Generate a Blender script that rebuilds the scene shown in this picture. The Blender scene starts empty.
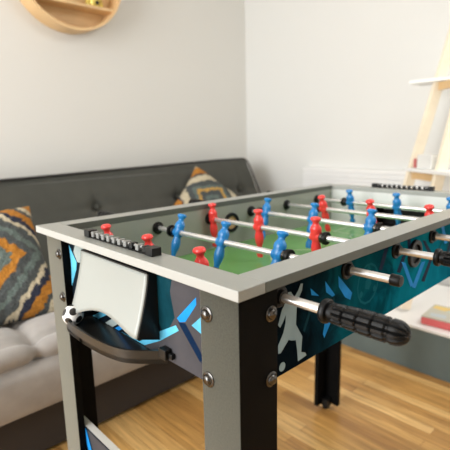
import bpy, bmesh, math, random
from mathutils import Vector, Matrix
random.seed(7)
S = bpy.context.scene
C = S.collection
PI = math.pi

# ------------------------------------------------------------------ camera
cd = bpy.data.cameras.new('camera'); cam = bpy.data.objects.new('camera', cd); C.objects.link(cam)
F = Vector((0.67165, 0.71640, -0.18883)); R = Vector((0.72653, -0.68680, -0.02141)); U = Vector((0.14503, 0.12281, 0.98178))
cam.matrix_world = Matrix(((R.x, U.x, -F.x, -0.3033), (R.y, U.y, -F.y, -0.3059), (R.z, U.z, -F.z, 0.9683), (0, 0, 0, 1)))
cd.sensor_width = 36; cd.lens = 35.2; cd.clip_start = 0.02
cd.dof.use_dof = True; cd.dof.focus_distance = 0.62; cd.dof.aperture_fstop = 6.3
S.camera = cam
# ------------------------------------------------------------------ world, lights, exposure
w = bpy.data.worlds.new('world'); S.world = w; w.use_nodes = True
w.node_tree.nodes['Background'].inputs[0].default_value = (1.0, 0.99, 0.98, 1)
w.node_tree.nodes['Background'].inputs[1].default_value = 0.5
def area(name, loc, target, sx, sy, power, col):
    l = bpy.data.lights.new(name, 'AREA'); l.shape = 'RECTANGLE'; l.size = sx; l.size_y = sy; l.energy = power; l.color = col
    o = bpy.data.objects.new(name, l); C.objects.link(o); o.location = loc
    o.rotation_euler = (Vector(target) - Vector(loc)).to_track_quat('-Z', 'Y').to_euler()
    return o
area('glazed_door_light', (-2.3, 0.8, 1.3), (0.6, 0.8, 1.0), 1.6, 2.1, 92, (0.985, 1.0, 1.0))
area('overhead_fill', (1.5, -0.7, 2.45), (1.6, -0.4, 0.0), 1.2, 1.2, 27, (1.0, 1.0, 0.985))  # unseen fill lamp, added to brighten the table top, right-hand floor and bench
S.view_settings.view_transform = 'Standard'; S.view_settings.look = 'None'
S.view_settings.exposure = 0.32; S.view_settings.gamma = 1

# ------------------------------------------------------------------ materials
def mat(name, col, rough=.5, metal=0., spec=.5, bump=None, vary=None, coat=0, sheen=0):
    m = bpy.data.materials.new(name); m.use_nodes = True
    nt = m.node_tree; b = nt.nodes['Principled BSDF']
    b.inputs['Base Color'].default_value = (*col, 1); b.inputs['Roughness'].default_value = rough
    b.inputs['Metallic'].default_value = metal; b.inputs['Specular IOR Level'].default_value = spec
    b.inputs['Coat Weight'].default_value = coat
    if sheen:
        b.inputs['Sheen Weight'].default_value = sheen; b.inputs['Sheen Tint'].default_value = (.96, 1, .91, 1) if name.startswith('speckled') else (1, 1, 1, 1)
    tc = nt.nodes.new('ShaderNodeTexCoord')
    if vary:      # (scale, amount): mottles the colour
        n = nt.nodes.new('ShaderNodeTexNoise'); n.inputs['Scale'].default_value = vary[0]; n.inputs['Detail'].default_value = 4
        nt.links.new(tc.outputs['Object'], n.inputs['Vector'])
        r = nt.nodes.new('ShaderNodeValToRGB')
        a = vary[1]
        r.color_ramp.elements[0].position = .3; r.color_ramp.elements[1].position = .7
        r.color_ramp.elements[0].color = (*[max(0, c*(1-a)) for c in col], 1)
        r.color_ramp.elements[1].color = (*[min(1, c*(1+a)) for c in col], 1)
        nt.links.new(n.outputs['Fac'], r.inputs['Fac']); nt.links.new(r.outputs['Color'], b.inputs['Base Color'])
    if bump:      # (scale, strength)
        n = nt.nodes.new('ShaderNodeTexNoise'); n.inputs['Scale'].default_value = bump[0]; n.inputs['Detail'].default_value = 3
        nt.links.new(tc.outputs['Object'], n.inputs['Vector'])
        bp = nt.nodes.new('ShaderNodeBump'); bp.inputs['Strength'].default_value = bump[1]; bp.inputs['Distance'].default_value = .002
        nt.links.new(n.outputs['Fac'], bp.inputs['Height']); nt.links.new(bp.outputs['Normal'], b.inputs['Normal'])
    return m

M = {}
M['wall'] = mat('warm_white_paint', (.675, .668, .635), .85, bump=(60, .05))
M['wall_r'] = mat('white_paint', (.70, .70, .675), .85, bump=(60, .05))
M['ceil'] = mat('ceiling_paint', (.8, .79, .77), .9)
M['rail_edge'] = mat('dark_silver_edging', (.085, .093, .08), .5)
M['end_edge'] = mat('pale_silver_edging', (.37, .375, .355), .42)
M['end_white'] = mat('white_inner_laminate', (.74, .75, .74), .4)
M['silver'] = mat('silver_laminate', (.275, .283, .262), .30, .0, vary=(900, .08))
M['silver_in'] = mat('silver_inner_laminate', (.27, .285, .25), .28, .0, vary=(900, .08))
M['leg'] = mat('speckled_grey_laminate', (.014, .0155, .0115), .5, .0, spec=.1, vary=(420, .97), sheen=.9)
M['leg_black'] = mat('black_laminate', (.004, .004, .004), .55, spec=.05)
M['edge'] = mat('white_edge_band', (.62, .6, .57), .5)
M['bead'] = mat('grey_counter_plastic', (.20, .20, .19), .4)
M['mdf'] = mat('raw_fibreboard', (.45, .29, .14), .8)
M['black'] = mat('black_plastic', (.007, .007, .007), .4, spec=.3)
M['tray'] = mat('glossy_black_plastic', (.018, .017, .015), .3)
M['rubber'] = mat('black_rubber', (.004, .004, .004), .4, spec=.25)
M['chrome'] = mat('polished_steel', (.74, .74, .73), .27, .7)
M['bolt'] = mat('dark_chrome', (.10, .095, .09), .2, 1.)
M['red'] = mat('red_plastic', (.78, .05, .045), .25)
M['blue'] = mat('blue_plastic', (.015, .20, .52), .25)
M['field'] = mat('green_playfield', (.115, .30, .085), .25, vary=(6, .12))
M['line'] = mat('pale_green_marking', (.36, .48, .28), .25)
M['white'] = mat('white_plastic', (.85, .85, .83), .35)
M['hood'] = mat('silver_paper_laminate', (.30, .315, .295), .42, .1, vary=(5, .05))
M['navy'] = mat('navy_print', (.006, .011, .017), .35, vary=(18, .4), spec=.02)
M['ghost'] = mat('grey_blue_print', (.23, .31, .34), .4, vary=(25, .12), spec=.02)
M['bright'] = mat('bright_blue_print', (.015, .22, .60), .35, vary=(30, .2), spec=.02)
M['cyan'] = mat('cyan_print', (.10, .42, .62), .35, vary=(25, .25), spec=.02)
M['pale'] = mat('pale_print', (.30, .35, .34), .35, vary=(25, .15), spec=.02)
M['lav'] = mat('lavender_grey_print', (.06, .058, .064), .4, vary=(25, .12), spec=.02)
M['tealp'] = mat('teal_print', (.004, .032, .045), .35, vary=(22, .45), spec=.02)
M['ghostteal'] = mat('faint_teal_print', (.010, .10, .135), .5, spec=0)
M['dkblue'] = mat('dark_blue_print', (.004, .016, .045), .35, spec=.02)
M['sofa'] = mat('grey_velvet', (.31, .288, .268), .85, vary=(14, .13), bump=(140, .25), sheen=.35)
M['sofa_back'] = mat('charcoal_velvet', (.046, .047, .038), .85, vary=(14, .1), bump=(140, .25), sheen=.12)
M['piping'] = mat('black_piping', (.02, .018, .017), .8)
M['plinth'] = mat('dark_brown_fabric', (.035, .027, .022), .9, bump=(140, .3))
M['pine'] = mat('pale_pine', (.88, .79, .62), .6, vary=(9, .08))
M['birch'] = mat('honey_birch', (.70, .47, .235), .5, vary=(7, .08))
M['shelfwhite'] = mat('white_lacquer', (.86, .86, .84), .4)
M['benchgrey'] = mat('slate_grey_board', (.112, .147, .143), .6, vary=(5, .1))
M['benchtop'] = mat('white_gloss_top', (.82, .81, .79), .3)
M['gold'] = mat('yellow_brass_glaze', (.62, .47, .10), .3, .3, vary=(30, .25))
M['rad'] = mat('white_enamel', (.80, .795, .78), .5)
M['boxred'] = mat('coral_red_card', (.70, .13, .13), .5)
M['cardwhite'] = mat('white_card', (.78, .78, .75), .5)

# printed teal side: dark at the near end running to teal, all part of the print
def side_print():
    m = mat('blue_print_side', (.01, .02, .03), .6, spec=.0)
    nt = m.node_tree; b = nt.nodes['Principled BSDF']
    tc = nt.nodes.new('ShaderNodeTexCoord'); sx = nt.nodes.new('ShaderNodeSeparateXYZ')
    nt.links.new(tc.outputs['Object'], sx.inputs[0])
    n = nt.nodes.new('ShaderNodeTexNoise'); n.inputs['Scale'].default_value = 14; n.inputs['Detail'].default_value = 5; n.inputs['Distortion'].default_value = 1.5
    nt.links.new(tc.outputs['Object'], n.inputs['Vector'])
    ma = nt.nodes.new('ShaderNodeMath'); ma.operation = 'MULTIPLY_ADD'; ma.inputs[1].default_value = .26
    sb = nt.nodes.new('ShaderNodeMath'); sb.operation = 'SUBTRACT'; sb.inputs[1].default_value = .05
    nt.links.new(sx.outputs['X'], sb.inputs[0]); nt.links.new(n.outputs['Fac'], ma.inputs[0]); nt.links.new(sb.outputs[0], ma.inputs[2])
    r = nt.nodes.new('ShaderNodeValToRGB'); e = r.color_ramp.elements
    e[0].position = .2; e[0].color = (.003, .006, .009, 1)
    e[1].position = .29; e[1].color = (.004, .022, .034, 1)
    for p, c in ((.36, (.004, .075, .105)), (.44, (.003, .05, .075)), (.50, (.004, .13, .19)), (.62, (.006, .19, .28)), (.75, (.004, .11, .18))):
        k = e.new(p); k.color = (*c, 1)
    nt.links.new(ma.outputs[0], r.inputs['Fac']); nt.links.new(r.outputs['Color'], b.inputs['Base Color'])
    return m
M['side'] = side_print()

def floor_mat():
    m = mat('oak_plank_floor', (.5, .3, .13), .34)
    nt = m.node_tree; b = nt.nodes['Principled BSDF']
    tc = nt.nodes.new('ShaderNodeTexCoord'); mp = nt.nodes.new('ShaderNodeMapping'); mp.inputs['Rotation'].default_value = (0, 0, PI/2)
    nt.links.new(tc.outputs['Object'], mp.inputs['Vector'])
    br = nt.nodes.new('ShaderNodeTexBrick'); br.offset = .37; br.offset_frequency = 2
    br.inputs['Scale'].default_value = 1; br.inputs['Brick Width'].default_value = .5; br.inputs['Row Height'].default_value = .041
    br.inputs['Mortar Size'].default_value = .0012; br.inputs['Mortar Smooth'].default_value = .3; br.inputs['Bias'].default_value = 0
    br.inputs['Color1'].default_value = (0, 0, 0, 1); br.inputs['Color2'].default_value = (1, 1, 1, 1); br.inputs['Mortar'].default_value = (0, 0, 0, 1)
    nt.links.new(mp.outputs['Vector'], br.inputs['Vector'])
    r = nt.nodes.new('ShaderNodeValToRGB'); e = r.color_ramp.elements
    e[0].position = 0; e[0].color = (.40, .20, .06, 1); e[1].position = 1; e[1].color = (.80, .52, .22, 1)
    k = e.new(.45); k.color = (.60, .34, .11, 1)
    nt.links.new(br.outputs['Color'], r.inputs['Fac'])
    mp2 = nt.nodes.new('ShaderNodeMapping'); mp2.inputs['Scale'].default_value = (34, 1.8, 1)
    nt.links.new(tc.outputs['Object'], mp2.inputs['Vector'])
    n = nt.nodes.new('ShaderNodeTexNoise'); n.inputs['Scale'].default_value = 3; n.inputs['Detail'].default_value = 6; n.inputs['Distortion'].default_value = .6
    nt.links.new(mp2.outputs['Vector'], n.inputs['Vector'])
    r2 = nt.nodes.new('ShaderNodeValToRGB'); r2.color_ramp.elements[0].position = .3; r2.color_ramp.elements[1].position = .72
    r2.color_ramp.elements[0].color = (.62, .58, .52, 1); r2.color_ramp.elements[1].color = (1.12, 1.1, 1.05, 1)
    nt.links.new(n.outputs['Fac'], r2.inputs['Fac'])
    mx = nt.nodes.new('ShaderNodeMix'); mx.data_type = 'RGBA'; mx.blend_type = 'MULTIPLY'; mx.inputs[0].default_value = 1
    nt.links.new(r.outputs['Color'], mx.inputs[6]); nt.links.new(r2.outputs['Color'], mx.inputs[7])
    nt.links.new(mx.outputs[2], b.inputs['Base Color'])
    bp = nt.nodes.new('ShaderNodeBump'); bp.inputs['Strength'].default_value = .25; bp.inputs['Distance'].default_value = .001
    nt.links.new(br.outputs['Fac'], bp.inputs['Height']); bp.invert = True
    nt.links.new(bp.outputs['Normal'], b.inputs['Normal'])
    return m
M['floor'] = floor_mat()

def rug_mat(name, seq):
    m = mat(name, (.3, .3, .3), .95)
    nt = m.node_tree; b = nt.nodes['Principled BSDF']
    uv = nt.nodes.new('ShaderNodeUVMap'); uv.uv_map = 'weave'
    s = nt.nodes.new('ShaderNodeSeparateXYZ')
    n = nt.nodes.new('ShaderNodeTexNoise'); n.inputs['Scale'].default_value = 9; n.inputs['Detail'].default_value = 3
    nt.links.new(uv.outputs['UV'], n.inputs['Vector'])
    va = nt.nodes.new('ShaderNodeVectorMath'); va.operation = 'MULTIPLY_ADD'; va.inputs[1].default_value = (.2, .2, 0); va.inputs[2].default_value = (-.1, -.1, 0)
    nt.links.new(n.outputs['Color'], va.inputs[0])
    vb = nt.nodes.new('ShaderNodeVectorMath'); vb.operation = 'ADD'
    nt.links.new(uv.outputs['UV'], vb.inputs[0]); nt.links.new(va.outputs[0], vb.inputs[1])
    nt.links.new(vb.outputs[0], s.inputs[0])
    ab = []
    for ax in ('X', 'Y'):
        a = nt.nodes.new('ShaderNodeMath'); a.operation = 'ABSOLUTE'; nt.links.new(s.outputs[ax], a.inputs[0]); ab.append(a)
    ad = nt.nodes.new('ShaderNodeMath'); ad.operation = 'ADD'
    nt.links.new(ab[0].outputs[0], ad.inputs[0]); nt.links.new(ab[1].outputs[0], ad.inputs[1])
    fc = nt.nodes.new('ShaderNodeMath'); fc.operation = 'MULTIPLY'; fc.inputs[1].default_value = .5; nt.links.new(ad.outputs[0], fc.inputs[0])
    r = nt.nodes.new('ShaderNodeValToRGB'); r.color_ramp.interpolation = 'CONSTANT'; e = r.color_ramp.elements
    navy, cream, teal, orange, gold, slate = (.02, .025, .05), (.62, .54, .38), (.13, .17, .155), (.50, .20, .02), (.56, .33, .08), (.075, .085, .085)
    col = dict(n=navy, c=cream, t=teal, o=orange, g=gold, s=slate)
    seq = [(p, col[c]) for p, c in seq]
    e[0].position = 0; e[0].color = (*seq[0][1], 1); e[1].position = seq[1][0]; e[1].color = (*seq[1][1], 1)
    for p, c in seq[2:]:
        k = e.new(p); k.color = (*c, 1)
    nt.links.new(fc.outputs[0], r.inputs['Fac'])
    n2 = nt.nodes.new('ShaderNodeTexNoise'); n2.inputs['Scale'].default_value = 28; n2.inputs['Detail'].default_value = 3
    nt.links.new(uv.outputs['UV'], n2.inputs['Vector'])
    r2 = nt.nodes.new('ShaderNodeValToRGB'); r2.color_ramp.elements[0].color = (.25, .25, .25, 1); r2.color_ramp.elements[1].color = (1.3, 1.3, 1.3, 1)
    nt.links.new(n2.outputs['Fac'], r2.inputs['Fac'])
    mx = nt.nodes.new('ShaderNodeMix'); mx.data_type = 'RGBA'; mx.blend_type = 'MULTIPLY'; mx.inputs[0].default_value = 1
    nt.links.new(r.outputs['Color'], mx.inputs[6]); nt.links.new(r2.outputs['Color'], mx.inputs[7])
    nt.links.new(mx.outputs[2], b.inputs['Base Color'])
    bp = nt.nodes.new('ShaderNodeBump'); bp.inputs['Strength'].default_value = .8; bp.inputs['Distance'].default_value = .008
    nt.links.new(n2.outputs['Fac'], bp.inputs['Height']); nt.links.new(bp.outputs['Normal'], b.inputs['Normal'])
    return m

def soccer_mat():
    m = mat('black_white_ball', (.85, .85, .83), .3)
    nt = m.node_tree; b = nt.nodes['Principled BSDF']
    tc = nt.nodes.new('ShaderNodeTexCoord')
    g = (1+5**.5)/2
    prev = None
    for a in (-1, 1):
        for c in (-g, g):
            for v in ((0, a, c), (a, c, 0), (c, 0, a)):
                v = Vector(v).normalized()
                d = nt.nodes.new('ShaderNodeVectorMath'); d.operation = 'DOT_PRODUCT'; d.inputs[1].default_value = v
                nr = nt.nodes.new('ShaderNodeVectorMath'); nr.operation = 'NORMALIZE'
                nt.links.new(tc.outputs['Object'], nr.inputs[0]); nt.links.new(nr.outputs[0], d.inputs[0])
                if prev is None:
                    prev = d.outputs['Value']
                else:
                    mm = nt.nodes.new('ShaderNodeMath'); mm.operation = 'MAXIMUM'
                    nt.links.new(prev, mm.inputs[0]); nt.links.new(d.outputs['Value'], mm.inputs[1]); prev = mm.outputs[0]
    gt = nt.nodes.new('ShaderNodeMath'); gt.operation = 'GREATER_THAN'; gt.inputs[1].default_value = .925
    nt.links.new(prev, gt.inputs[0])
    mx = nt.nodes.new('ShaderNodeMix'); mx.data_type = 'RGBA'; mx.inputs[6].default_value = (.85, .85, .83, 1); mx.inputs[7].default_value = (.012, .012, .012, 1)
    nt.links.new(gt.outputs[0], mx.inputs[0]); nt.links.new(mx.outputs[2], b.inputs['Base Color'])
    return m

# ------------------------------------------------------------------ mesh helpers
def wloc(o):
    v = Vector((0, 0, 0))
    while o:
        v = v + o.location; o = o.parent
    return v
def link(name, bm, mats, parent=None, at=(0, 0, 0), smooth=True, bevel=0, label=None):
    """one mesh object; bm is in coordinates around the world point `at`"""
    bmesh.ops.recalc_face_normals(bm, faces=bm.faces[:])
    me = bpy.data.meshes.new(name); bm.to_mesh(me); bm.free()
    for m in (mats if isinstance(mats, (list, tuple)) else [mats]):
        me.materials.append(m)
    o = bpy.data.objects.new(name, me); C.objects.link(o)
    o.parent = parent; o.location = Vector(at) - (wloc(parent) if parent else Vector((0, 0, 0)))
    if smooth:
        for p in me.polygons: p.use_smooth = True
        try:
            me.set_sharp_from_angle(angle=math.radians(38))
        except Exception:
            pass
    if bevel:
        b = o.modifiers.new('bevel', 'BEVEL'); b.width = bevel; b.segments = 2; b.limit_method = 'ANGLE'
    if label: o['label'] = label
    return o
def thing(name, label, cat, loc, group=None):
    o = bpy.data.objects.new(name, None); C.objects.link(o); o.location = loc; o.empty_display_size = .05
    o['label'] = label; o['category'] = cat
    if group: o['group'] = group
    return o
def tag(o, label, cat, group=None):
    o['label'] = label; o['category'] = cat
    if group: o['group'] = group
    return o
def box(bm, a, b, mi=0):
    (x0, y0, z0), (x1, y1, z1) = a, b
    v = [bm.verts.new(p) for p in ((x0,y0,z0),(x1,y0,z0),(x1,y1,z0),(x0,y1,z0),(x0,y0,z1),(x1,y0,z1),(x1,y1,z1),(x0,y1,z1))]
    for f in ((0,3,2,1),(4,5,6,7),(0,1,5,4),(1,2,6,5),(2,3,7,6),(3,0,4,7)):
        bm.faces.new([v[i] for i in f]).material_index = mi
    return bm
def frame_of(ax):
    ax = Vector(ax).normalized(); t = Vector((0, 0, 1)) if abs(ax.z) < .9 else Vector((1, 0, 0))
    u = ax.cross(t).normalized(); v = ax.cross(u)
    return ax, u, v
def lathe(bm, origin, axis, prof, n=20, mi=0, su=1., sv=1.):
    """prof: (distance along the axis, radius)"""
    ax, u, v = frame_of(axis); o = Vector(origin); rings = []
    for s, r in prof:
        rings.append([bm.verts.new(o + ax*s + u*(math.cos(2*PI*k/n)*r*su) + v*(math.sin(2*PI*k/n)*r*sv)) for k in range(n)])
    for a, b in zip(rings, rings[1:]):
        for k in range(n):
            bm.faces.new((a[k], a[(k+1) % n], b[(k+1) % n], b[k])).material_index = mi
    bm.faces.new(rings[0]).material_index = mi; bm.faces.new(rings[-1]).material_index = mi
    return bm
def beam(bm, p0, p1, wdir, ww, dd, mi=0):
    p0, p1 = Vector(p0), Vector(p1); a = (p1-p0).normalized(); wv = Vector(wdir); wv = (wv - a*wv.dot(a)).normalized(); dv = a.cross(wv)
    vs = []
    for p in (p0, p1):
        for s, t in ((-1,-1),(1,-1),(1,1),(-1,1)):
            vs.append(bm.verts.new(p + wv*(s*ww/2) + dv*(t*dd/2)))
    for f in ((0,1,2,3),(4,5,6,7),(0,1,5,4),(1,2,6,5),(2,3,7,6),(3,0,4,7)):
        bm.faces.new([vs[i] for i in f]).material_index = mi
    return bm
def prism(bm, pts, off, mi=0):
    """closed outline pts (3-D) extruded by off"""
    off = Vector(off); a = [bm.verts.new(p) for p in pts]; b = [bm.verts.new(Vector(p)+off) for p in pts]; n = len(a)
    bm.faces.new(a).material_index = mi; bm.faces.new(b[::-1]).material_index = mi
    for i in range(n):
        bm.faces.new((a[i], a[(i+1) % n], b[(i+1) % n], b[i])).material_index = mi
    return bm
def sweep(bm, pts, r, n=8, mi=0):
    pts = [Vector(p) for p in pts]; rings = []
    for i, p in enumerate(pts):
        d = (pts[min(i+1, len(pts)-1)] - pts[max(i-1, 0)]).normalized(); _, u, v = frame_of(d)
        rings.append([bm.verts.new(p + u*math.cos(2*PI*k/n)*r + v*math.sin(2*PI*k/n)*r) for k in range(n)])
    for a, b in zip(rings, rings[1:]):
        for k in range(n): bm.faces.new((a[k], a[(k+1) % n], b[(k+1) % n], b[k])).material_index = mi
    bm.faces.new(rings[0]); bm.faces.new(rings[-1])
    return bm
NB = bmesh.new

# ------------------------------------------------------------------ the setting
XW, YW = 2.096, 2.0
def struct(name, bm, m):
    o = link(name, bm, m, smooth=False); o['kind'] = 'structure'; return o
struct('floor', box(NB(), (-2.6, -2.4, -.05), (XW, YW, 0)), M['floor'])
struct('wall_left', box(NB(), (-2.6, YW, -.05), (XW+.1, YW+.1, 2.55)), M['wall'])
struct('wall_right', box(NB(), (XW, -2.4, -.05), (XW+.1, YW, 2.55)), M['wall_r'])
struct('wall_front', box(NB(), (-2.6, -2.5, -.05), (XW+.1, -2.4, 2.55)), M['wall'])
struct('ceiling', box(NB(), (-2.6, -2.4, 2.5), (XW, YW, 2.55)), M['ceil'])

# ------------------------------------------------------------------ football table
L, W, H, T = .989, .55, .8156, .0128          # length, width, top height, rail thickness
RW, LI, LT = .0417, .0137, .014               # rail width, leg inset, board thickness
PB, LW = .669, .0652                          # panel bottom, leg board width
PX = LI + LT                                  # outer plane of the printed panels
tbl = thing('foosball_table', 'grey and black foosball table with blue printed sides and red and blue players', 'foosball table', (L/2, W/2, 0))

# rails
def rail(a, b):
    bm = box(NB(), a, b); long_ = b[0]-a[0] > .2
    if long_:
        for f in bm.faces:
            if abs(f.calc_center_median().y - (a[1]+b[1])/2) > .01: f.material_index = 1
    else:
        for f in bm.faces:
            if abs(f.calc_center_median().x - (a[0]+b[0])/2) > .01: f.material_index = 2
    return link('rail', bm, [M['silver'], M['rail_edge'], M['end_edge']], tbl, bevel=.0008)
rail((0, 0, H-T), (RW, W, H)); rail((L-RW, 0, H-T), (L, W, H))
rail((RW+.0004, 0, H-T), (L-RW-.0004, RW, H)); rail((RW+.0004, W-RW, H-T), (L-RW-.0004, W, H))

def decals(bm, polys, ax, plane, eps, out):
    """flat printed shapes, lying on the board's face"""
    for i, (mi, pts) in enumerate(polys):
        off = plane + out*(eps + i*.00003)
        vs = [bm.verts.new((off, p[0], p[1]) if ax == 0 else (p[0], off, p[1])) for p in pts]
        bm.faces.new(vs).material_index = mi
# near long side, printed
sp = NB(); zt = H-T
box(sp, (RW, PX, PB), (L-RW, RW-.0004, zt), 0)
for f in sp.faces:
    if f.calc_center_median().y > RW-.001: f.material_index = 1
def circ(x, z, r, n=18, sz=1.): return [(x+r*math.cos(2*PI*k/n), z+r*sz*math.sin(2*PI*k/n)) for k in range(n)]
def ringseg(x, z, r0, r1, a0, a1, n=14):
    A = [a0+(a1-a0)*k/n for k in range(n+1)]
    return [(x+r1*math.cos(a), z+r1*math.sin(a)) for a in A] + [(x+r0*math.cos(a), z+r0*math.sin(a)) for a in A[::-1]]
player = [(.108,.762),(.104,.758),(.0965,.740),(.1005,.735),(.106,.7405),(.112,.749),(.111,.737),(.107,.726),(.0965,.712),(.097,.701),(.102,.700),(.118,.713),(.123,.710),(.133,.707),(.136,.692),(.138,.675),(.157,.677),(.154,.682),(.145,.686),(.147,.708),(.133,.729),(.134,.749),(.135,.760),(.145,.773),(.147,.782),(.142,.783),(.137,.775),(.129,.768),(.122,.777),(.116,.778),(.113,.771)]
P_ = [(2, player), (2, circ(.105, .680, .0062)),
      (3, [(.198,.773),(.224,.746),(.217,.745),(.201,.756)]), (3, [(.231,.773),(.271,.737),(.266,.727),(.251,.735),(.233,.756)]),
      (3, [(.164,.771),(.184,.755),(.166,.761)]), (3, [(.2,.715),(.218,.711),(.199,.688),(.195,.695)]),
      (5, [(.165,.748),(.171,.748),(.152,.712),(.148,.716)]), (5, [(.218,.745),(.222,.745),(.226,.712),(.222,.70)]),
      (6, ringseg(.318, .740, .030, .034, 0, 2*PI-.01)), (6, circ(.318, .740, .011, 5)), (6, circ(.318, .764, .006, 5)), (6, circ(.297, .727, .006, 5)), (6, circ(.339, .727, .006, 5)),
      (6, ringseg(.62, .735, .02, .026, 0, 2*PI-.01)),
      (4, [(.434,.762),(.450,.763),(.430,.732),(.416,.737)]), (4, [(.515,.777),(.529,.773),(.561,.745),(.547,.744)]),
      (4, [(.554,.732),(.568,.729),(.537,.690),(.522,.695)]), (3, [(.517,.734),(.535,.732),(.497,.687),(.481,.693)]),
      (3, [(.432,.752),(.448,.747),(.487,.696),(.475,.695)]), (4, [(.372,.798),(.386,.798),(.362,.752),(.350,.756)]),
      (4, [(.45,.790),(.462,.790),(.470,.765),(.458,.760)]), (3, [(.60,.79),(.615,.79),(.64,.75),(.625,.75)]), (4, [(.66,.77),(.675,.77),(.64,.70),(.628,.703)]),
      (3, [(.72,.78),(.74,.78),(.78,.72),(.765,.71)]), (4, [(.82,.77),(.84,.77),(.80,.70),(.785,.705)])]
decals(sp, P_, 1, PX, .0002, -1)
link('side_panel', sp, [M['side'], M['silver_in'], M['ghost'], M['bright'], M['dkblue'], M['tealp'], M['ghostteal']], tbl, smooth=False, label='dark blue side board printed with a grey footballer and blue strokes')
fp = NB(); box(fp, (RW, W-RW+.0004, PB), (L-RW, W-PX, zt), 0)
for f in fp.faces:
    if f.calc_center_median().y > W-PX-.001: f.material_index = 1
link('side_panel', fp, [M['silver_in'], M['navy']], tbl, smooth=False)
# near end, printed
ep = NB(); box(ep, (PX, PX, PB-.003), (RW, W-PX, zt), 0)
for f in ep.faces:
    if f.calc_center_median().x > RW-.001: f.material_index = 1
E_ = [(2, [(.150,.7990),(.052,.7990),(.052,.6665),(.232,.6665),(.175,.702),(.150,.735),(.158,.77)]),
      (6, [(.205,.80),(.150,.80),(.158,.77),(.150,.735),(.175,.70),(.20,.73)]),
      (3, [(.145,.736),(.103,.776),(.103,.766),(.127,.736),(.139,.732)]),
      (4, [(.114,.735),(.090,.756),(.090,.728)]),
      (5, [(.143,.731),(.127,.734),(.099,.706),(.088,.69),(.10,.690)]),
      (4, [(.30,.668),(.243,.670),(.187,.704),(.148,.725),(.142,.719),(.188,.689),(.230,.668)]),
      (4, [(.395,.668),(.375,.668),(.310,.700),(.325,.705)]), (7, [(.350,.668),(.325,.668),(.262,.705),(.275,.712)]), (3, [(.318,.668),(.305,.668),(.255,.696),(.262,.70)]),
      (7, [(.438,.797),(.396,.797),(.396,.76),(.440,.758),(.452,.775)]),
      (4, [(.469,.785),(.442,.757),(.446,.743),(.472,.704),(.466,.75)])]
decals(ep, E_, 0, PX, .0002, -1)
link('end_panel', ep, [M['navy'], M['silver_in'], M['lav'], M['bright'], M['cyan'], M['dkblue'], M['tealp'], M['pale']], tbl, smooth=False, label='end board printed with cyan beams and a blue arrow on black')
# far end with a goal opening
fe = NB(); x0, x1 = L-RW, L-PX
gy0, gy1, gz1 = .195, .355, .757
box(fe, (x0, PX, PB), (x1, gy0, zt)); box(fe, (x0, gy1, PB), (x1, W-PX, zt)); box(fe, (x0, gy0, gz1), (x1, gy1, zt)); box(fe, (x0, gy0, PB), (x1, gy1, .700))
link('end_panel', fe, M['end_white'], tbl, smooth=False)
gb = NB(); box(gb, (x1, gy0-.01, .69), (x1+.05, gy0, .775)); box(gb, (x1, gy1, .69), (x1+.05, gy1+.01, .775)); box(gb, (x1, gy0, .765), (x1+.05, gy1, .775)); box(gb, (x1+.045, gy0, .69), (x1+.055, gy1, .775)); box(gb, (x1, gy0, .69), (x1+.05, gy1, .70))
link('goal_pocket', gb, M['black'], tbl, smooth=False)
# playing field with pale markings
fb = NB(); box(fb, (RW, RW, .688), (L-RW, W-RW, .700), 0)
def fpoly(pts): 
    vs = [fb.verts.new((x, y, .7003)) for x, y in pts]; fb.faces.new(vs).material_index = 1
cx, cy = L/2, W/2
fpoly(ringseg(cx, cy, .078, .083, 0, 2*PI-.001, 40)); fpoly([(cx-.002, RW), (cx+.002, RW), (cx+.002, W-RW), (cx-.002, W-RW)])
for s in (0, 1):
    f = (lambda x: L-x) if s else (lambda x: x)
    for a, b, c, d in ((RW, .20, .15, .154), (RW, .20, .396, .40), (.196, .20, .154, .396)):
        fpoly([(f(a), c), (f(b), c), (f(b), d), (f(a), d)])
    fpoly([(f(p[0]), p[1]) for p in ringseg(.20, cy, .055, .059, -PI/2, PI/2)])
link('playing_field', fb, [M['field'], M['line']], tbl, smooth=False, label='green playing field with pale markings')

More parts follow.
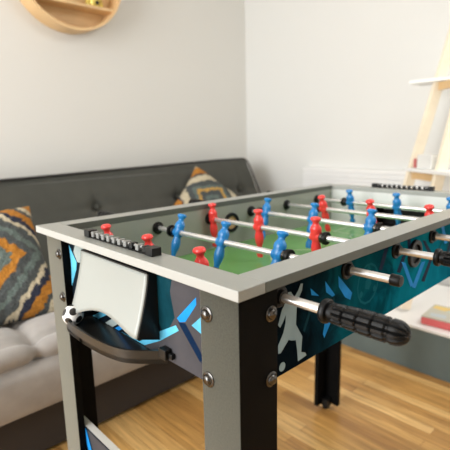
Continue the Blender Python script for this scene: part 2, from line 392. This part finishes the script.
# legs: two boards in an L, bolts, levelling foot
def bolt(parent, p, d):
    b = NB()
    lathe(b, (0, 0, 0), d, [(0, .0098), (.0012, .0098), (.0018, .0088)], 24, 0)
    lathe(b, (0, 0, 0), d, [(.0018, .0068), (.0036, .0066), (.0054, .005), (.0062, .002)], 20, 0)
    link('bolt', b, M['bolt'], parent, p)
for ex in (0, 1):
    for ey in (0, 1):
        fx = (lambda x: L-x) if ex else (lambda x: x)
        fy = (lambda y: W-y) if ey else (lambda y: y)
        b = NB()
        a = LI; pts = [(a, a), (a+LW, a), (a+LW, a+LT), (a+LT, a+LT), (a+LT, a+LW), (a, a+LW)]
        prism(b, [(fx(x)-fx(a), fy(y)-fy(a), .018) for x, y in pts], (0, 0, H-T-.0004-.018), 0)
        for f in b.faces:
            c = f.calc_center_median(); n = f.normal if f.normal.length else Vector((0, 0, 1))
            f.normal_update()
            if abs(f.normal.x) > .9 and abs(c.x) < .001: f.material_index = 1
        if ex: 
            for f in b.faces: f.material_index = 0
        lg = link('leg', b, [M['leg_black'], M['leg']], tbl, (fx(a), fy(a), 0), smooth=False, bevel=.0006)
        for z in (.768, .6845):
            bolt(lg, (fx(a), fy(a+.053), z), (1 if ex else -1, 0, 0)); bolt(lg, (fx(a+.053), fy(a), z), (0, 1 if ey else -1, 0))
        ft = NB(); lathe(ft, (0, 0, 0), (0, 0, 1), [(0, .012), (.006, .013), (.010, .013), (.011, .006), (.020, .006)], 18)
        link('levelling_foot', ft, M['black'], lg, (fx(a+.022), fy(a+.022), 0))
        if ex or ey or True:
            st = NB(); lathe(st, (0, 0, 0), (0, 0, 1), [(0, .003), (.03, .003)], 8)
            box(st, (-.012, -.012, .014), (.012, .012, .04)); link('corner_block', st, M['black'], lg, (fx(a+.027), fy(a+.027), 0))
# low printed board between the near-end legs, and its twin at the far end
for k, x in enumerate((PX+.0005, L-PX-.0145)):
    b = NB(); box(b, (x, LI+LT+.001, .20), (x+.014, W-LI-LT-.001, .411), 0)
    for f in b.faces:
        if f.calc_center_median().z > .41: f.material_index = 1
    if k == 0:
        decals(b, [(2, [(.508,.405),(.492,.405),(.470,.345),(.485,.34)]), (3, [(.486,.406),(.468,.406),(.44,.34),(.455,.335)]), (4, [(.462,.407),(.30,.407),(.33,.34),(.43,.34)])], 0, x, .0003, -1)
        link('lower_board', b, [M['navy'], M['edge'], M['cyan'], M['bright'], M['lav']], tbl, smooth=False, label='low cross board printed in blue with a pale top edge')

# ball-return hood and tray on the near end
hy0, hy1 = .190, .389
hb = NB(); ny = 22; grid = []
for j in range(ny+1):
    v = j/ny; y = hy1 + (hy0-hy1)*v
    zb = .684 + .022*math.sin(PI*min(1, v*1.05))**1.2*(1-.25*v) + .019*v      # scooped lower lip
    col = []
    for k in range(15):
        t = k/14; z = .7905 + (zb-.7905)*t
        tt = (.7905 - z)/.0995; x = PX - .0135 - .0275*max(0, tt)**1.35
        col.append(hb.verts.new((x, y, z)))
    grid.append(col)
for j in range(ny):
    for k in range(14): hb.faces.new((grid[j][k], grid[j+1][k], grid[j+1][k+1], grid[j][k+1]))
sol = link('ball_hood', hb, M['hood'], tbl, smooth=True, label='silver curved hood over the ball outlet'); 
sm = sol.modifiers.new('thick', 'SOLIDIFY'); sm.thickness = .0018; sm.offset = 0
for y in (hy0-.0012, hy1+.0012):
    b = NB(); pts = []
    zb = .703 if y < .3 else .684
    for k in range(15):
        t = k/14; z = .7905 + (zb-.7905)*t; tt = (.7905-z)/.0995
        pts.append((PX-.0135-.0275*tt**1.35, y, z))
    pts += [(PX-.0006, y, zb-.012), (PX-.0006, y, .7905)]
    link('hood_cheek', prism(b, pts, (0, -.0012 if y < .3 else .0012, 0)), M['black'], sol, smooth=False)
b = NB(); box(b, (PX-.0145, hy0, .7905), (PX-.0006, hy1, .7925)); link('hood_top', b, M['black'], sol, smooth=False)
# tray: outline in plan, floor + rim wall
outl = [(PX-.0006,.405),(.012,.408),(-.006,.4085),(-.018,.402),(-.025,.385),(-.0285,.355),(-.029,.315),(-.0275,.28),(-.024,.25),(-.017,.222),(-.006,.205),(.008,.190),(PX-.0006,.170)]
def smoothline(pts, it=2):
    for _ in range(it):
        q = [pts[0]]
        for a, b_ in zip(pts, pts[1:]):
            q += [(a[0]*.75+b_[0]*.25, a[1]*.75+b_[1]*.25), (a[0]*.25+b_[0]*.75, a[1]*.25+b_[1]*.75)]
        pts = q + [pts[-1]]
    return pts
outl = smoothline(outl)
zt0, zt1 = .660, .680
tb = NB(); prism(tb, [(x, y, zt0) for x, y in outl], (0, 0, .007), 0)
inner = []
for i, (x, y) in enumerate(outl):
    a = outl[max(i-1, 0)]; c = outl[min(i+1, len(outl)-1)]; d = Vector((c[0]-a[0], c[1]-a[1])).normalized()
    n = Vector((-d.y, d.x)); ctr = Vector((.01, .29)) - Vector((x, y))
    if n.dot(ctr) < 0: n = -n
    inner.append((min(x+n.x*.004, PX-.0006), y+n.y*.004))
R0 = [[tb.verts.new((x, y, z)) for x, y in o_] for o_, z in ((outl, zt0), (outl, zt1), (inner, zt1), (inner, zt0+.003))]
for a, b_ in zip(R0, R0[1:]):
    for i in range(len(outl)-1): tb.faces.new((a[i], a[i+1], b_[i+1], b_[i]))
tray = link('ball_tray', tb, M['tray'], tbl, smooth=True, label='black rounded ball tray with a raised rim')
b = NB(); box(b, (PX-.012, .160, .672), (PX-.0006, .176, .687)); box(b, (PX-.007, .152, .674), (PX-.0006, .160, .682))
link('tray_clip', b, M['black'], tray, smooth=False, bevel=.001)

# score counters on the end rails
def scorer(x, y0, y1):
    r = NB(); box(r, (x-.0065, y0+.002, H+.0001), (x+.0065, y1-.002, H+.0016)); box(r, (x-.008, y0, H+.0002), (x+.008, y0+.017, H+.012)); box(r, (x-.008, y1-.017, H+.0002), (x+.008, y1, H+.012))
    sc = link('score_counter', r, M['black'], tbl, bevel=.0015)
    b = NB(); lathe(b, (x, y0+.017, H+.0075), (0, 1, 0), [(0, .0022), (y1-y0-.034, .0022)], 10); link('bead_rod', b, M['chrome'], sc)
    n = 10; gap = (y1-y0-.034)/n
    base = None
    for k in range(n):
        y = y0+.017+gap*(k+.5); dark = k in (0, 2) if x < .5 else True
        b = NB(); box(b, (-.0058, -gap*.24, -.0048), (.0058, gap*.24, .0042))
        link('score_bead', b, M['black'] if dark else M['bead'], sc, (x, y, H+.0068), smooth=False, bevel=.0012)
scorer(.0245, .180, .380); scorer(L-.019, .19, .375)

# rods, each with three players, bumpers, bushings and a grip
RZ = .778
def man_bm():
    b = NB()
    pr = [(-.0695,.0030),(-.069,.0068),(-.060,.0075),(-.0545,.0070),(-.052,.0052),(-.047,.0050),(-.042,.0060),(-.036,.0080),(-.030,.0090),(-.024,.0094),(-.018,.0088),(-.012,.0074),(-.008,.0076),(-.003,.0096),(.002,.0098),(.007,.0094),(.012,.0100),(.018,.0106),(.023,.0100),(.028,.0078),(.032,.0058),(.036,.0056),(.039,.0066),(.042,.0088),(.0445,.0098),(.047,.0095),(.0495,.0080),(.0508,.0040)]
    lathe(b, (0, 0, 0), (0, 0, 1), [(z_*(.79 if z_ > 0 else 1.), r_*1.13) for z_, r_ in pr], 20)
    for v in b.verts:                        # rather flatter front to back
        k = .84
        if v.co.z < -.052: k = .62
        v.co.x *= k
    lathe(b, (0, -.0105, 0), (0, 1, 0), [(0, .0080), (.001, .0088), (.020, .0088), (.021, .0080)], 18)
    lathe(b, (0, 0, .010), (1, 0, 0), [(.006, .0035), (.010, .003), (.0105, .001)], 10)
    return b
man_mesh = {}
def grip_bm(sgn):
    """ribbed rubber grip along sgn*y from 0"""
    b = NB(); n = 44; ns = 46; Lg = .087; rings = []
    for i in range(ns+1):
        s = i/ns; y = s*Lg
        r = .0112 + .0024*math.sin(min(1, s*1.25)*PI*.62)
        if s > .84: r *= math.sqrt(max(.02, 1-((s-.84)/.165)**2))
        g = (y % .0165)/.0165
        ringgroove = (g < .13) and .05 < s < .93
        ring = []
        for k in range(n):
            a = 2*PI*k/n; rr = r
            if s > .06:
                if (k % 4) == 0: rr -= .0026*min(1, r/.010)
                if ringgroove: rr -= .0022
            ring.append(b.verts.new((math.cos(a)*rr, sgn*y, math.sin(a)*rr)))
        rings.append(ring)
    for a_, c_ in zip(rings, rings[1:]):
        for k in range(n): b.faces.new((a_[k], a_[(k+1) % n], c_[(k+1) % n], c_[k]))
    b.faces.new(rings[0]); b.faces.new(rings[-1])
    return b
grip_mesh = {}
def make_rod(x, team, ys, tilt, grip_y):
    near = team == 'red'
    y0, y1 = (grip_y - .004, W+.035) if near else (-.052, grip_y + .004)
    b = NB(); lathe(b, (0, 0, 0), (0, 1, 0), [(y0, .0052), (y0+.001, .0058), (y1-.001, .0058), (y1, .0052)], 20)
    rod = link('rod', b, M['chrome'], tbl, (x, 0, RZ))
    for y in ys:
        if team not in man_mesh:
            o = link('player_figure', man_bm(), M[team], rod, (x, y, RZ)); man_mesh[team] = o
        else:
            o = man_mesh[team].copy(); C.objects.link(o); o.parent = rod; o.location = (0, y, 0)
        o.rotation_euler = (0, math.radians(tilt), 0); o['label'] = team + ' plastic player figure'
    for y in (min(ys)-.020, max(ys)+.020):
        if RW+.012 < y < W-RW-.012:
            q = -1 if y < min(ys) else 1
            b = NB(); lathe(b, (0, 0, 0), (0, q, 0), [(-.0070, .0098), (-.0066, .0106), (-.0012, .0106), (-.0010, .0095)], 22, 1)
            lathe(b, (0, 0, 0), (0, q, 0), [(-.0010, .0100), (-.0004, .0128), (.0050, .0131), (.0068, .0122), (.0070, .0095)], 24, 0)
            link('bumper', b, [M['rubber'], M['bolt']], rod, (x, y, RZ))
    for y, d in ((RW, 1), (W-RW, -1), (PX, -1), (W-PX, 1)):
        b = NB(); lathe(b, (0, 0, 0), (0, d, 0), [(.0003, .0142), (.003, .0142), (.0042, .0128), (.0042, .0095), (.009, .0088), (.0095, .0066)], 24)
        link('bushing', b, M['black'], rod, (x, y, RZ))
    d = -1 if near else 1
    b = NB(); lathe(b, (0, 0, 0), (0, d, 0), [(-.006, .0075), (-.005, .0135), (-.003, .0142), (0, .0142), (.002, .013), (.0025, .009), (.008, .0088), (.0085, .006)], 26)
    hd = link('handle_collar', b, M['rubber'], rod, (x, grip_y, RZ))
    if d not in grip_mesh:
        g = link('handle_grip', grip_bm(d), M['rubber'], rod, (x, grip_y + d*.006, RZ)); grip_mesh[d] = g
    else:
        g = grip_mesh[d].copy(); C.objects.link(g); g.parent = rod; g.location = (0, grip_y + d*.006, 0)
    if not near:
        b = NB(); lathe(b, (0, 0, 0), (0, -1, 0), [(-.011, .0066), (-.010, .0082), (.002, .0082), (.004, .0070), (.0045, .003)], 18)
        link('rod_cap', b, M['rubber'], rod, (x, -.052, RZ))
make_rod(.097, 'red', (.170, .304, .443), -10, -.044)
make_rod(.252, 'blue', (.157, .296, .432), 19, .685)
make_rod(.407, 'red', (.190, .342, .494), -3, -.045)
make_rod(.558, 'blue', (.158, .306, .454), 13, .68)
make_rod(.711, 'red', (.092, .236, .378), -20, -.12)
make_rod(.863, 'blue', (.102, .243, .387), -14, .63)
# round ball-entry cups in the two long sides
for y, d in ((PX, -1), (W-RW, -1)):
    b = NB(); n = 30; pr = [(.0003, .0175), (.0050, .0178), (.0058, .021), (.0050, .025), (.0003, .026)]
    ax = Vector((0, d, 0)); rings = []
    for s, r in pr: rings.append([b.verts.new((r*math.cos(2*PI*k/n), d*s, r*math.sin(2*PI*k/n))) for k in range(n)])
    for p, q in zip(rings, rings[1:]):
        for k in range(n): b.faces.new((p[k], p[(k+1) % n], q[(k+1) % n], q[k]))
    o = link('ball_entry_ring', b, M['black'], tbl, (.4825, y, .7575))
    b = NB(); lathe(b, (0, 0, 0), (0, d, 0), [(.0003, .0176), (.0012, .0172)], 24)
    link('entry_cup', b, M['mdf'] if y > .3 else M['black'], o, (.4825, y, .7575))

# soccer ball in the tray
b = NB(); bmesh.ops.create_uvsphere(b, u_segments=32, v_segments=20, radius=.0172)
bl = link('mini_football', b, soccer_mat(), None, (-.0125, .3845, zt0+.0072+.0172))
bl.rotation_euler = (.5, .2, .9)
tag(bl, 'small black and white football resting in the ball tray', 'ball')

# ------------------------------------------------------------------ sofa
sofa = thing('sofa', 'grey tufted velvet sofa along the left wall with charcoal backrest', 'sofa', (.8, 1.45, 0))
SX0, SX1 = -.30, 1.855
def soft_body(path, xs, disp, endr):
    """closed section `path` of (y, z, nrm_y, nrm_z, s) run along x; disp(x, s) pushes along the normal"""
    b = NB(); rings = []
    cy_ = sum(p[0] for p in path)/len(path); cz_ = sum(p[1] for p in path)/len(path)
    for x in xs:
        e = min(x-xs[0], xs[-1]-x); k = 1.
        ins = 0
        if e < endr: ins = endr*(1-math.sqrt(max(0, 1-(1-e/endr)**2)))
        ring = []
        for (y, z, ny_, nz_, s) in path:
            d = disp(x, s) - ins
            ring.append(b.verts.new((x, y+ny_*d, z+nz_*d)))
        rings.append(ring)
    n = len(path)
    for p, q in zip(rings, rings[1:]):
        for k in range(n): b.faces.new((p[k], p[(k+1) % n], q[(k+1) % n], q[k]))
    b.faces.new(rings[0]); b.faces.new(rings[-1])
    return b
def section(pts, step=.012):
    """pts: closed list of corners (y, z, radius) -> sampled rounded outline with normals and arc length"""
    n = len(pts); out = []
    raw = []
    for i in range(n):
        p = Vector(pts[i][:2]); a = Vector(pts[i-1][:2]); c = Vector(pts[(i+1) % n][:2]); r = pts[i][2]
        d0 = (a-p).normalized(); d1 = (c-p).normalized(); ang = math.acos(max(-1, min(1, d0.dot(d1))))
        t = r/math.tan(ang/2)
        q0, q1 = p+d0*t, p+d1*t; k = 8
        for j in range(k+1):
            u = j/k; raw.append(q0.lerp(p, u).lerp(p.lerp(q1, u), u))
    dense = []
    for i in range(len(raw)):
        a, c = raw[i], raw[(i+1) % len(raw)]; m = max(1, int((c-a).length/step))
        for j in range(m): dense.append(a.lerp(c, j/m))
    area = sum(dense[i].x*dense[(i+1) % len(dense)].y - dense[(i+1) % len(dense)].x*dense[i].y for i in range(len(dense)))
    sg = 1 if area > 0 else -1; s = 0
    for i, p in enumerate(dense):
        d = (dense[(i+1) % len(dense)] - dense[i-1]).normalized()
        out.append((p.x, p.y, sg*d.y, -sg*d.x, s)); s += (dense[(i+1) % len(dense)]-p).length
    return out
cols = [.115+.36*k for k in range(-1, 6)]
def lin(a, b_, n): return [a+(b_-a)*i/n for i in range(n+1)]
def xsamples(): 
    x = lin(SX0, SX1, 190)
    return sorted(set([SX0+.004, SX0+.012, SX1-.012, SX1-.004] + x))
# seat: start at the front lower corner, up the front, back over the top
seat_sec = section([(.962, .178, .02), (.950, .395, .065), (1.66, .385, .03), (1.66, .178, .02)], .008)
def seat_disp(x, s_):
    return 0
seat_pts = []
for (y, z, ny_, nz_, s) in seat_sec: seat_pts.append((y, z, ny_, nz_, (y, z)))
seams = ((.953, .333), (1.015, .388), (1.18, .388), (1.35, .388), (1.52, .388))
def seatd(x, yz):
    y, z = yz
    if y > 1.62 or (z < .19 and y > 1.0): return 0
    dr = min(math.hypot(y-a, z-c) for a, c in seams); dc = min(abs(x-c) for c in cols)
    crease_r = math.exp(-(dr/.014)**2)
    if z < .333:
        return .016*math.sin(PI*min(1, max(0, (z-.178)/.155)))**.6 - .016*crease_r
    crease_c = math.exp(-(dc/.014)**2)
    btn = math.exp(-(dr*dr+dc*dc)/.030**2)
    puff = .016*(1-math.exp(-(dr/.035)**2))*(1-math.exp(-(dc/.05)**2))
    return puff - .014*crease_r - .013*crease_c - .014*btn
seat = link('seat', soft_body(seat_pts, xsamples(), seatd, .03), M['sofa'], sofa)
# backrest
back_sec = section([(1.515, .36, .03), (1.765, .845, .035), (1.90, .845, .035), (1.86, .33, .03)])
bpts = [(y, z, a, c, (y, z)) for (y, z, a, c, s) in back_sec]
bcols = [.705+.5*k for k in range(-2, 3)]
def backd(x, yz):
    y, z = yz
    k = (z-.36)/.5
    if y > 1.56 + .25*k + .04: front = 0
    else: front = 1
    d = 0
    if front:
        for rz in (.665,):
            dx = min(abs(x-c) for c in bcols); dz = abs(z-rz)
            d -= .030*math.exp(-(dx*dx+dz*dz)/.030**2) + .010*math.exp(-(dz/.018)**2)*math.exp(-(dx/.16)**2) + .006*math.exp(-(dx/.014)**2)*math.exp(-(dz/.10)**2)
    # the top rides a little lower towards the left end
    if z > .80: d -= .030*max(0, min(1, (1.6-x)/1.3))
    return d
back = link('backrest', soft_body(bpts, xsamples(), backd, .03), M['sofa_back'], sofa)
for c in bcols:
    b = NB(); lathe(b, (0, 0, 0), (0, -.89, .45), [(-.006, .010), (.0, .011), (.004, .008), (.005, .003)], 14)
    link('tuft_button', b, M['sofa_back'], back, (c, 1.672+.014, .662))
pp = NB(); pts = []
for x in lin(SX0+.03, SX1-.03, 60): pts.append((x, 1.772, .847 - .030*max(0, min(1, (1.6-x)/1.3))))
pts += [(SX1-.006, 1.760, .830), (SX1+.002, 1.745, .80), (SX1+.002, 1.66, .64), (SX1+.002, 1.56, .44)]
link('piping', sweep(pp, pts, .0055), M['piping'], back)
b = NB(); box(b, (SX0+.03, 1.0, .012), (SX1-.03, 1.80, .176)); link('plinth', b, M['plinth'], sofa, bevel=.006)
for x in (SX0+.12, SX1-.12):
    for y in (1.05, 1.74):
        b = NB(); lathe(b, (0, 0, 0), (0, 0, 1), [(0, .025), (.0118, .028)], 18); link('leg', b, M['black'], sofa, (x, y, 0))

# cushions
def cushion(name, size, thick, rot, loc, m, label, seed):
    rnd = random.Random(seed); b = NB(); uvl = b.loops.layers.uv.new('weave'); n = 44; uvof = {}
    sheets = []
    for sgn in (1, -1):
        g = []
        for i in range(n+1):
            row = []
            for j in range(n+1):
                u = -1+2*i/n; v = -1+2*j/n
                edge = max(abs(u), abs(v))
                if sgn == -1 and edge > .999: row.append(sheets[0][i][j]); continue
                pin = 1-.07*(1-abs(u)**2)*(abs(v)**3) ; pin2 = 1-.07*(1-abs(v)**2)*(abs(u)**3)
                h = ((1-u**4)*(1-v**4))**.62*thick/2
                h += (rnd.random()-.5)*.009*(1 if edge < .98 else .3)
                vv = b.verts.new((u*size/2*pin2, v*size/2*pin, sgn*h)); uvof[vv] = (u, v); row.append(vv)
            g.append(row)
        sheets.append(g)
    for q, g in enumerate(sheets):
        for i in range(n):
            for j in range(n):
                vs = (g[i][j], g[i+1][j], g[i+1][j+1], g[i][j+1])
                f = b.faces.new(vs if q == 0 else vs[::-1])
                for l in f.loops: l[uvl].uv = uvof[l.vert]
    o = link(name, b, m, None, loc); o.rotation_euler = rot
    s_ = o.modifiers.new('soft', 'SUBSURF'); s_.levels = 1; s_.render_levels = 1
    tag(o, label, 'cushion', 'patterned cushions on the sofa')
    return o
def tilt_rot(lean, roll, yaw):
    """cushion plane whose normal faces the room, leaning back"""
    m = Matrix.Rotation(yaw, 3, 'Z') @ Matrix.Rotation(PI/2 - lean, 3, 'X') @ Matrix.Rotation(roll, 3, 'Z')
    return m.to_euler()
cushion('cushion', .45, .15, tilt_rot(math.radians(40), math.radians(5), math.radians(-10)), (.068, 1.305, .555), rug_mat('diamond_rug_weave', [(0,'n'),(.05,'c'),(.13,'t'),(.23,'o'),(.33,'s'),(.42,'t'),(.48,'s'),(.56,'c'),(.61,'n'),(.68,'o'),(.77,'s'),(.83,'c'),(.88,'o')]), 'large shaggy cushion with orange and teal diamonds left of the table', 3)
cushion('cushion', .37, .13, tilt_rot(math.radians(30), PI/4, math.radians(-8)), (1.32, 1.555, .603), rug_mat('banded_rug_weave', [(0,'s'),(.08,'t'),(.16,'s'),(.26,'g'),(.33,'t'),(.40,'s'),(.52,'c'),(.68,'n'),(.73,'o'),(.93,'c')]), 'cushion with its corner upright behind the far rail of the table', 5)

# ------------------------------------------------------------------ round wall shelf
ctr = Vector((.775, YW, 1.80))
shelf = thing('round_wall_shelf', 'round honey wood shelf hanging high on the left wall', 'shelf', (ctr.x, YW, ctr.z))
RS, DS = .275, .11
b = NB(); n = 72; rings = []
for r, y in ((RS, -.001), (RS, -DS), (RS-.012, -DS), (RS-.012, -.001)):
    rings.append([b.verts.new((r*math.cos(2*PI*k/n), y, r*math.sin(2*PI*k/n))) for k in range(n)])
for i in range(4):
    for k in range(n): b.faces.new((rings[i][k], rings[i][(k+1) % n], rings[(i+1) % 4][(k+1) % n], rings[(i+1) % 4][k]))
link('rim', b, M['birch'], shelf, ctr)
b = NB(); lathe(b, (0, 0, 0), (0, -1, 0), [(.001, RS-.0125), (.007, RS-.0125)], 72); link('back_panel', b, M['birch'], shelf, ctr)
zl = -.15; hw = math.sqrt((RS-.013)**2 - zl**2)
b = NB(); box(b, (-hw, -DS+.004, zl-.006), (hw, -.008, zl+.006)); link('ledge', b, M['birch'], shelf, ctr, smooth=False)
orn = thing('ornament', 'small yellow brass ornament standing on the ledge of the round shelf', 'ornament', (ctr.x+.13, YW-.06, ctr.z+zl+.006))
ob = (ctr.x+.13, YW-.06, ctr.z+zl+.006)
b = NB(); lathe(b, (0, 0, 0), (0, 0, 1), [(.0005, .026), (.006, .030), (.03, .034), (.06, .030), (.085, .018), (.10, .022), (.115, .016), (.122, .004)], 20); link('body', b, M['gold'], orn, ob)
b = NB(); lathe(b, (0, -.030, .022), (0, -1, 0), [(0, .010), (.006, .010), (.007, .004)], 16); link('dark_boss', b, M['black'], orn, ob)
for s in (-1, 1):
    b = NB(); lathe(b, (s*.036, -.002, 0), (0, 0, 1), [(.0005, .010), (.01, .012), (.035, .011), (.05, .005)], 14); link('handle', b, M['gold'], orn, ob)

# ------------------------------------------------------------------ grille on the right wall
rd = NB(); gy_a, gy_b, gz_a, gz_b = .62, 1.44, .20, .785
x = XW-.001
box(rd, (x-.045, gy_a, gz_a), (x, gy_b, gz_b-.02)); 
k = gz_b-.016
zz = gz_a+.01
while zz < gz_b-.034:
    box(rd, (x-.060, gy_a, zz), (x-.045, gy_b, zz+.013)); zz += .022
box(rd, (x-.060, gy_a, gz_b-.0195), (x, gy_b, gz_b))
tag(link('wall_heater', rd, M['rad'], None, smooth=False), 'white slatted heater panel low on the right wall', 'heater')

# ------------------------------------------------------------------ low bench by the right wall
bx0 = 1.43
bn = thing('low_bench', 'low bench with a white top and slate grey front below the right wall', 'bench', (bx0+.3, 0, 0))
b = NB(); box(b, (bx0+.004, -1.3, 0), (XW-.07, .93, .186)); link('front_body', b, M['benchgrey'], bn, smooth=False)
b = NB(); box(b, (bx0, -1.3, .186), (XW-.07, .934, .199)); link('bench_top', b, M['benchtop'], bn, smooth=False, bevel=.002)
# ------------------------------------------------------------------ game box on the bench
gx = thing('game_box', 'coral red and white game box lying on the low bench', 'box', (1.54, .30, .199))
g0 = Matrix.Rotation(math.radians(4), 4, 'Z')
b = NB(); box(b, (-.085, -.13, .0005), (.085, .13, .033)); bmesh.ops.transform(b, matrix=g0, verts=b.verts[:]); link('box_base', b, M['boxred'], gx, (1.555, .275, .199), smooth=False, bevel=.006)
b = NB(); box(b, (-.083, -.128, .033), (.083, .128, .038), 0)
for mi, q in ((1, [(-.07,-.10),(-.01,-.11),(.0,-.02),(-.05,.02)]), (2, [(0,-.05),(.07,-.09),(.075,.0),(.02,.06)]), (3, [(-.06,.04),(-.02,.05),(-.03,.11),(-.065,.10)]), (4, [(-.03,-.02),(-.01,0),(-.02,.03),(-.045,.01)]), (1, [(.02,.07),(.07,.04),(.07,.12),(.03,.12)])):
    vs = [b.verts.new((x_, y_, .0384)) for x_, y_ in q]; b.faces.new(vs).material_index = mi
bmesh.ops.transform(b, matrix=g0, verts=b.verts[:])
link('printed_lid', b, [mat('pale_sand_card', (.52, .50, .42), .5), mat('yellow_card', (.75, .55, .18), .5), mat('mint_card', (.45, .62, .55), .5), mat('grey_card', (.5, .55, .58), .5), mat('brown_card', (.25, .14, .10), .5)], gx, (1.555, .275, .199), smooth=False)

# ------------------------------------------------------------------ leaning ladder shelf
lad = thing('ladder_shelf', 'pale pine ladder shelf with white boards leaning by the right wall', 'shelf', (1.63, .6, .199))
D = Vector((.13, -.085, .68))
A0 = Vector((1.778, .63, .72)); A1 = Vector((1.906, .52, 1.40)); dA = (A1-A0)
B0 = Vector((1.66, .45, .747)); dB = Vector((.135, -.075, .68))
wd = (B0-A0); wd.z = 0; wd.normalize(); fwd = Vector((wd.y, -wd.x, 0)); fwd = fwd if fwd.x < 0 else -fwd
def onA(z): return A0 + dA*((z-A0.z)/dA.z)
def onB(z): return B0 + dB*((z-B0.z)/dB.z)
for f_ in (onA, onB):
    b = NB(); beam(b, f_(.2095), f_(1.95), fwd, .046, .022); link('rail', b, M['pine'], lad, (0, 0, 0), smooth=False, bevel=.002)
for z, ext in ((.808, .05), (1.212, .17)):
    a, c = onA(z), onB(z); a = a + wd*.013; c = c - wd*.013
    b = NB(); beam(b, a+Vector((0, 0, -.02)), c+Vector((0, 0, -.02)), (0, 0, 1), .035, .02); link('rung', b, M['birch'], lad, smooth=False)
    c = c + wd*.16; a0, c0 = a+fwd*ext, c+fwd*ext; a1, c1 = a-fwd*.12, c-fwd*.12
    if z > 1: a0, c0, c1, a1 = [Vector((a.x + dx, a.y + dy, a.z)) for dx, dy in ((-.03, .135), (-.03, -.34), (.12, -.34), (.12, .135))]
    b = NB(); prism(b, [a0, c0, c1, a1], (0, 0, .016)); link('shelf_board', b, M['shelfwhite'], lad, smooth=False, bevel=.002)
# items standing on the lower board
p = onA(.808)+wd*.05; p.z = .8245
def obox(b, o, sx, sy, sz, mi=0):
    q = [Vector(o)+wd*(s*sx/2)+fwd*(t*sy/2) for s, t in ((-1,-1),(1,-1),(1,1),(-1,1))]
    return prism(b, q, (0, 0, sz), mi)
b = NB(); obox(b, (0, 0, 0), .02, .05, .042); o = link('red_notebook', b, mat('faded_red_cover', (.55, .16, .15), .6), None, p, smooth=False, bevel=.003); tag(o, 'small faded red book standing on the lower ladder shelf board', 'book')
p2 = onA(.808)+wd*.128-fwd*.03; p2.z = .8245
b = NB(); obox(b, (0, 0, 0), .105, .12, .062); o = link('storage_box', b, M['cardwhite'], None, p2, smooth=False, bevel=.003); tag(o, 'white box standing on the lower ladder shelf board', 'box')
